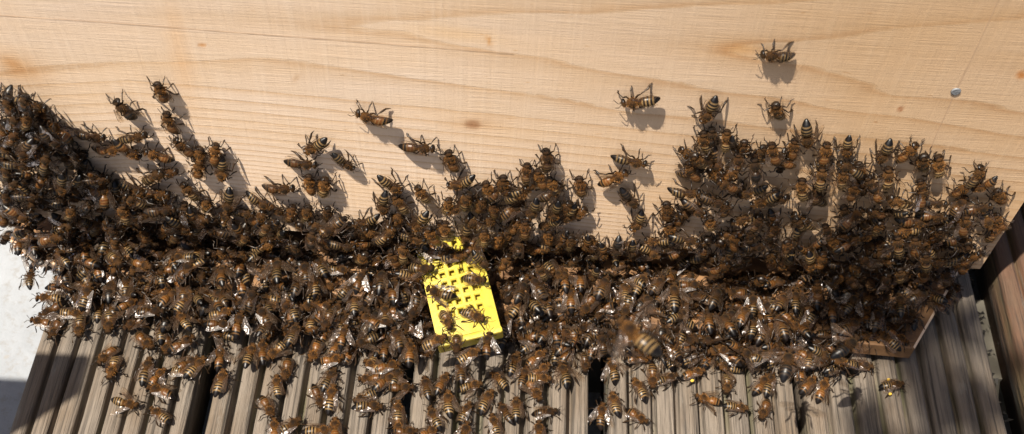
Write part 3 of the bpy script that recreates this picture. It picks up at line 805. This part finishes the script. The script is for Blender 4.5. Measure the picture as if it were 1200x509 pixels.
def bee_frame(px, py, head, lift, tilt, z_air=0.0):
    hc = 0.0031 + lift
    if z_air:
        P_ = on_z(px, py, z_air); n, kind = Ez, 'air'
    else:
        P_, n, kind, _ = surface(px, py, hc)
        if kind == 'cage': lift = 0.0
    a = math.radians(head); d2 = np.array([math.sin(a), -math.cos(a)])
    r2 = ray(px + d2[0] * 4, py + d2[1] * 4)
    Q = CAM + r2 * (((P_ - CAM) @ n) / (r2 @ n)); f = Q - P_
    nn = n + rng.normal(0, tilt, 3); nn /= np.linalg.norm(nn)
    f = f - nn * (f @ nn); f /= np.linalg.norm(f); x = np.cross(f, nn)
    return P_ - nn * (0.0031), x, f, nn, kind

# ------------------------------------------------------------------ build the counted bees
def pick_pal(fl, r):
    if 'd' in fl: return 'dark'
    if 's' in fl: return 'banded'
    if 'a' in fl: return 'amber'
    return r.choice(['banded', 'banded', 'amber', 'amber', 'amber', 'brown'])
DIRS = ['up', 'up and right', 'right', 'down and right', 'down', 'down and left', 'left', 'up and left']
NUM = ['less than one', 'one', 'two', 'three', 'four', 'five', 'six', 'seven', 'eight', 'nine', 'ten', 'eleven', 'twelve', 'thirteen', 'fourteen', 'fifteen', 'sixteen', 'seventeen', 'eighteen', 'nineteen', 'twenty']
MARKS = [(538, 345, 'the yellow cage'), (1120, 107, 'the nail head'), (554, 146, 'the brown knot'), (1072, 410, "the landing board's pointed corner"),
         (60, 312, "the landing board's left end"), (1165, 270, "the hive's right edge"), (700, 480, 'the dark deck gap right of the cage'), (228, 470, 'the wide deck gap at the left'), (742, 393, 'the hovering bee')]
SURF = {'wall': 'on the pine front', 'board': 'on the landing board', 'deck': 'on the grooved deck', 'cage': 'on the yellow cage', 'air': 'in flight'}
LOOK = {'banded': 'pale-banded', 'amber': 'amber-brown', 'brown': 'dull brown', 'dark': 'glossy black'}
SPECIAL = {  # label by photo place of a conspicuous bee
 (906, 66): 'lone banded bee highest on the pine front, facing left', (744, 120): 'lone banded bee facing left, midway along the bare pine board',
 (431, 137): 'lone tan bee facing left with raised legs, left of the brown knot', (144, 127): 'large dark drone-like bee with glinting wings near the board left side',
 (189, 107): 'uppermost bee of the left group on the pine, facing up', (740, 390): 'large banded bee hovering above the landing board, right of the cage',
 (495, 174): 'tan bee facing right with legs spread, below left of the brown knot', (910, 130): 'banded bee facing up with one leg out, beneath the highest lone bee',
 (829, 134): 'banded bee heading down with its abdomen raised above the right cluster', (1050, 450): 'bee with yellow pollen alone on the deck below the landing board corner',
 (35, 322): 'bee clinging at the left end of landing board against pale concrete', (816, 436): 'bee carrying a bright yellow pollen load on the deck, facing right',
 (996, 404): 'big glossy black bee near the pointed corner of landing board', (924, 422): 'big dark bee with tan thorax hovering over the deck, facing up',
 (346, 291): 'large black drone-like bee with smooth abdomen left of the cage', (1097, 240): 'glossy black bee lying sideways in the right cluster on the pine',
 (1070, 0): ''}
def sort_key(b):
    x, y, h, fl = b
    dense_ = inside((x, y), Z_BAND) or inside((x, y), Z_LEFT) or (inside((x, y), Z_RIGHT))
    return (0 if not dense_ else 1, 0 if fl else 1)
order = sorted(range(len(BEES)), key=lambda i: (sort_key(BEES[i]), i))
N_IND = 300
chosen, extra = order[:N_IND], order[N_IND:]
def lift_for(x, y):
    if inside((x, y), CAGE_PX): return 0.0
    if inside((x, y), CAGE_RIM): return rng.uniform(.009, .013)
    if inside((x, y), Z_LEFT): return rng.uniform(.003, .012)
    if inside((x, y), Z_BAND): return rng.uniform(.003, .012)
    if inside((x, y), Z_RIGHT): return rng.uniform(.001, .005)
    if inside((x, y), Z_MID): return rng.uniform(.001, .004)
    return 0.0 if not inside((x, y), Z_FRONT) else rng.uniform(0, .002)
def wings_for(fl, r):
    if 'w' in fl: return math.radians(r.uniform(24, 52)), math.radians(r.uniform(-8, 12))
    if 'f' in fl: return math.radians(78), math.radians(-6)
    return math.radians(r.uniform(5, 17)), math.radians(r.uniform(6, 22))
used_labels = {}
pyr = random.Random(11)
def make_bee(i):
    x, y, h, fl = BEES[i]
    x_, y_ = x, y
    air = 0.0
    if 'f' in fl: air = 0.165 if x < 800 else 0.075
    P_, X, Yv, Zv, kind = bee_frame(x, y, h, lift_for(x, y), .10 if not inside((x, y), Z_BAND) else .22, air)
    s = pyr.uniform(.80, .98) * (1.06 if 'b' in fl else 1.0) * (1.0 if kind in ('wall', 'air') else 0.94)
    root = empty('honey_bee')
    root.matrix_world = Matrix(((X[0]*s, Yv[0]*s, Zv[0]*s, P_[0]), (X[1]*s, Yv[1]*s, Zv[1]*s, P_[1]), (X[2]*s, Yv[2]*s, Zv[2]*s, P_[2]), (0, 0, 0, 1)))
    pal = pick_pal(fl, pyr)
    obj('body', BODY_ME[pal, pyr.randrange(5)], root)
    for w_ in range(3):
        for s_ in (-1, 1):
            pz = pyr.randrange(3); lg = obj('leg', LEG_ME[w_, s_, pz], root)
            if 'p' in fl and w_ == 2:
                pl = obj('pollen_load', POLLEN_ME, lg); J = LEGS[w_, s_, pz][1]
                pl.location = Vector((J[3] * .6 + J[2] * .4) + np.array([.35 * s_, 0, .3])) * MM
    pz = pyr.randrange(3)
    for s_ in (-1, 1): obj('antenna', ANT_ME[s_, pz], root)
    sp, ti = wings_for(fl, pyr)
    for s_ in (-1, 1):
        for fore in (True, False):
            wo = obj('wing', WING_ME[fore], root)
            M = wing_matrix(s_, fore, (sp if fore else sp * .8) * pyr.uniform(.8, 1.2), ti); M.translation = M.translation * MM
            wo.matrix_basis = M
    # a label that points at this bee
    lab = None
    for (sx, sy), t_ in SPECIAL.items():
        if t_ and abs(sx - x) < 6 and abs(sy - y) < 7: lab = t_
    if not lab or lab in used_labels:
        d = DIRS[int(((h + 22.5) % 360) // 45)]
        cands = sorted(MARKS, key=lambda m_: math.hypot(m_[0] - x, m_[1] - y))
        lab = None
        for mk in cands[:4]:
            dx, dy = x - mk[0], y - mk[1]; n_ = math.hypot(dx, dy) / 40
            way = ['right of', 'below right of', 'below', 'below left of', 'left of', 'above left of', 'above', 'above right of'][int(((math.degrees(math.atan2(dy, dx)) + 22.5) % 360) // 45)]
            k = min(20, int(round(n_))); dist = f'{NUM[k]} bee length{"s" if k > 1 else ""}'
            opts = [f'{LOOK[pal]} bee facing {d}, {dist} {way} {mk[2]}', f'{LOOK[pal]} bee, {"wings out, " if "w" in fl else ""}facing {d}, {SURF[kind]}, {dist} {way} {mk[2]}']
            if kind == 'cage': opts = [f'{LOOK[pal]} bee walking {d} on the yellow plastic cage', f'{LOOK[pal]} bee walking {d} on the cage, {way} its centre']
            for o_ in opts:
                if o_ not in used_labels and len(o_.split()) <= 16: lab = o_; break
            if lab: break
        if not lab: lab = opts[0]
    used_labels[lab] = used_labels.get(lab, 0) + 1
    tag(root, lab, 'bee', 'worker bees swarming over the hive front and deck')
for i in chosen: make_bee(i)

# ------------------------------------------------------------------ the uncounted bees beneath and between, as one mass
def full_bee(k):
    r = random.Random(k); m = MB()
    pal = ['banded', 'amber', 'brown', 'banded', 'brown', 'amber', 'brown', 'banded', 'amber', 'dark'][k % 10]
    V, F, Mt, C = bee_body(pal, seed=100 + k, hairs=.45, **shapes[k % 5]).arrays()
    m.add(V, F, 0, C); m.m = list(Mt)
    for w_ in range(3):
        for s_ in (-1, 1):
            V, F, Mt, C = LEGS[w_, s_, r.randrange(3)][0].arrays(); m.add(V, F, 0, C)
    for s_ in (-1, 1):
        V, F, Mt, C = ANT[s_, r.randrange(3)].arrays(); m.add(V, F, 0, C)
        sp, ti = wings_for('w' if k % 4 == 3 else '', r)
        for fore in (True, False):
            V, F, Mt, C = WING[fore].arrays()
            M = np.array(wing_matrix(s_, fore, sp * (1 if fore else .8), ti)); V = V @ M[:3, :3].T + M[:3, 3]
            m.add(V, F, 2, C); m.m[-len(F):] = [2 if q == 0 else 0 for q in Mt]
    v, f, mt, c = m.arrays()
    return v * MM, np.array([len(q) for q in f]), np.concatenate([np.array(q) for q in f]), mt, c
FULL = [full_bee(k) for k in range(12)]
HOLES = [[(560, 290), (700, 297), (800, 306), (900, 316), (1000, 324), (1000, 333), (900, 324), (800, 314), (700, 305), (560, 296)],
         [(35, 248), (75, 250), (78, 272), (40, 270)], [(160, 252), (200, 255), (198, 272), (160, 268)], [(330, 266), (440, 274), (440, 286), (330, 280)], [(615, 358), (640, 362), (640, 398), (612, 392)]]
spots = [(BEES[i][0], BEES[i][1], BEES[i][2], None) for i in extra]
def poisson(pg, d, n_try):
    xs = [p[0] for p in pg]; ys = [p[1] for p in pg]; out = []
    for _ in range(n_try):
        p = (rng.uniform(min(xs), max(xs)), rng.uniform(min(ys), max(ys)))
        if not inside(p, pg) or inside(p, CAGE_PX) or any(inside(p, g_) for g_ in HOLES): continue
        if all((p[0] - q[0]) ** 2 + (p[1] - q[1]) ** 2 > d * d for q in out): out.append(p)
    return out
fill = [(p, (-.0015, .0025)) for p in poisson(Z_BAND, 16, 9000)] + [(p, (.0, .004)) for p in poisson(Z_LEFT, 15, 4000)]
fill += [(p, (.0, .0015)) for p in poisson(Z_RIGHT, 28, 3000)] + [(p, (.0, .001)) for p in poisson(Z_MID, 26, 2000)]
spots += [(p[0], p[1], rng.uniform(0, 360), l) for p, l in fill]
EDGE = []
for u in np.arange(0.005, 0.925, 0.0072):
    for z_ in (0.0035, 0.008, 0.0125, 0.0165):
        e_ = LB[1] + (LB[2] - LB[1]) * (u + rng.uniform(-.006, .006))
        q_ = to_px(np.array([e_[0], e_[1] - (rng.uniform(.001, .007) if z_ < .012 else rng.uniform(-.004, .003)), z_]))
        if not inside(q_, CAGE_PX): EDGE.append((q_, z_))
spots += [(q_[0], q_[1], rng.uniform(0, 360), (z_ - .003, z_ + .001) if z_ < .012 else (z_ - .0125, z_ - .0105)) for q_, z_ in EDGE]
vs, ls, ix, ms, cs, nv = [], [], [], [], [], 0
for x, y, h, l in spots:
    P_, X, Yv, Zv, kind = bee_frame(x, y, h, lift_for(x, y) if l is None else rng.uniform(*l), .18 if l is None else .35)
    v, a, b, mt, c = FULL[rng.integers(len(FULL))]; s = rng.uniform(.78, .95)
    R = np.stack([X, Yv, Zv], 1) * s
    vs.append(v @ R.T + P_); ls.append(a); ix.append(b + nv); ms.append(mt); cs.append(c * rng.uniform(.38, .9)); nv += len(v)  # colours darkened here to deepen the shade in the gaps between bees
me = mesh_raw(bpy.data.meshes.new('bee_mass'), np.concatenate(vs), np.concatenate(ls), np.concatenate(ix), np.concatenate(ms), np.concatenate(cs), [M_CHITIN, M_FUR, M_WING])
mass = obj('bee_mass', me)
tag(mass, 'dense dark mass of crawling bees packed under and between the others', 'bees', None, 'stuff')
print('bees', len(BEES), 'individual', len(chosen), 'mass', len(spots), 'polys', len(me.polygons), 'dup labels', sum(v - 1 for v in used_labels.values()))

# ------------------------------------------------------------------ litter in the open joint on the right
m = MB()
for _ in range(130):
    p = np.array([px_pl[-1][1] + rng.uniform(.001, .009), rng.uniform(-.13, .06), rng.uniform(-.020, -.013)])
    a = rng.normal(0, .0008, (6, 3)); n0 = p + a
    m.add(n0, [(0, 1, 2), (0, 2, 3), (0, 3, 4), (1, 2, 5), (2, 3, 5)])
lt = obj('leaf_litter', m.mesh('leaf_litter', [M_LITTER], False))
tag(lt, 'dark leaf litter caught in the joint between deck boards', 'litter', None, 'stuff')

# ------------------------------------------------------------------ unseen branch and plank, added to cast shade
def leafy(name, label, spots_, dist, leaf):  # leaf clusters set along the sun ray to cast added shade
    root = empty(name); m = MB(); tw = MB(); r = np.random.default_rng(5); ends = []
    a_ = np.cross(SUN, (0, 0, 1.0)); a_ /= np.linalg.norm(a_); b_ = np.cross(SUN, a_)
    for c_, ra, rb, ang, n_ in spots_:
        c0 = np.array(c_) - SUN * dist; ends.append(c0)
        for _ in range(n_):
            rad = math.sqrt(r.random()); th = r.uniform(0, 2 * math.pi); u, v = ra * rad * math.cos(th), rb * rad * math.sin(th)
            p = c0 + np.array([u, v, 0]) - SUN * r.uniform(-.08, .08)
            d = a_ * r.normal() + b_ * r.normal() + SUN * r.normal() * .4; d /= np.linalg.norm(d)
            s_ = np.cross(d, SUN + r.normal(0, .4, 3)); s_ /= np.linalg.norm(s_); L = leaf * r.uniform(.7, 1.2)
            m.add([p - d * L / 2, p - d * L * .2 + s_ * L * .28, p + d * L * .2 + s_ * L * .22, p + d * L / 2, p + d * L * .2 - s_ * L * .22, p - d * L * .2 - s_ * L * .28], [(0, 1, 2, 3, 4, 5)])
    st = ends[0] + np.array([.9, -.35, .10])
    for e_ in ends: tw.tube([st, (st + e_) / 2 + [0, 0, .05], e_ - SUN * -.02], [.012, .008, .004], 7)
    lo = obj('added_leaves', m.mesh('added_leaves', [M_LEAF], False), root); lo['kind'] = 'stuff'
    obj('added_stem', tw.mesh('added_stem', [M_DARKWOOD]), root)
    tag(root, label, 'added shade branch')
leafy('added_shade_branch', 'leafy branch added overhead, out of the picture, to shade the right of the hive',
      [(on_z(1005, 352, BOARD_Z), .058, .019, 0, 17), (on_z(1120, 468), .020, .020, 0, 16), (on_z(1020, 505), .008, .010, 0, 5)], 1.5, .026)  # made-up branch, added out of view to lay soft shade on these spots
tip = on_z(108, 415); zt = 0.30  # made-up plank, added so its shadow corner lands on this point
bx = tip - SUN * (zt / -SUN[2])
root = empty('added_shade_plank', (bx[0], bx[1], -0.055)); tag(root, 'timber plank added outside the picture to shade the near left deck corner', 'plank')
m = MB(); rbox(m, (-.11, -.018, 0), (0, 0, zt + .055), .002); obj('timber', m.mesh('timber', [M_DECK], False), root)
print('plank px', to_px(np.array([[bx[0] + i, bx[1] + j, z] for i in (-.11, 0) for j in (-.018, 0) for z in (-.055, .1, .2, zt)])).round())
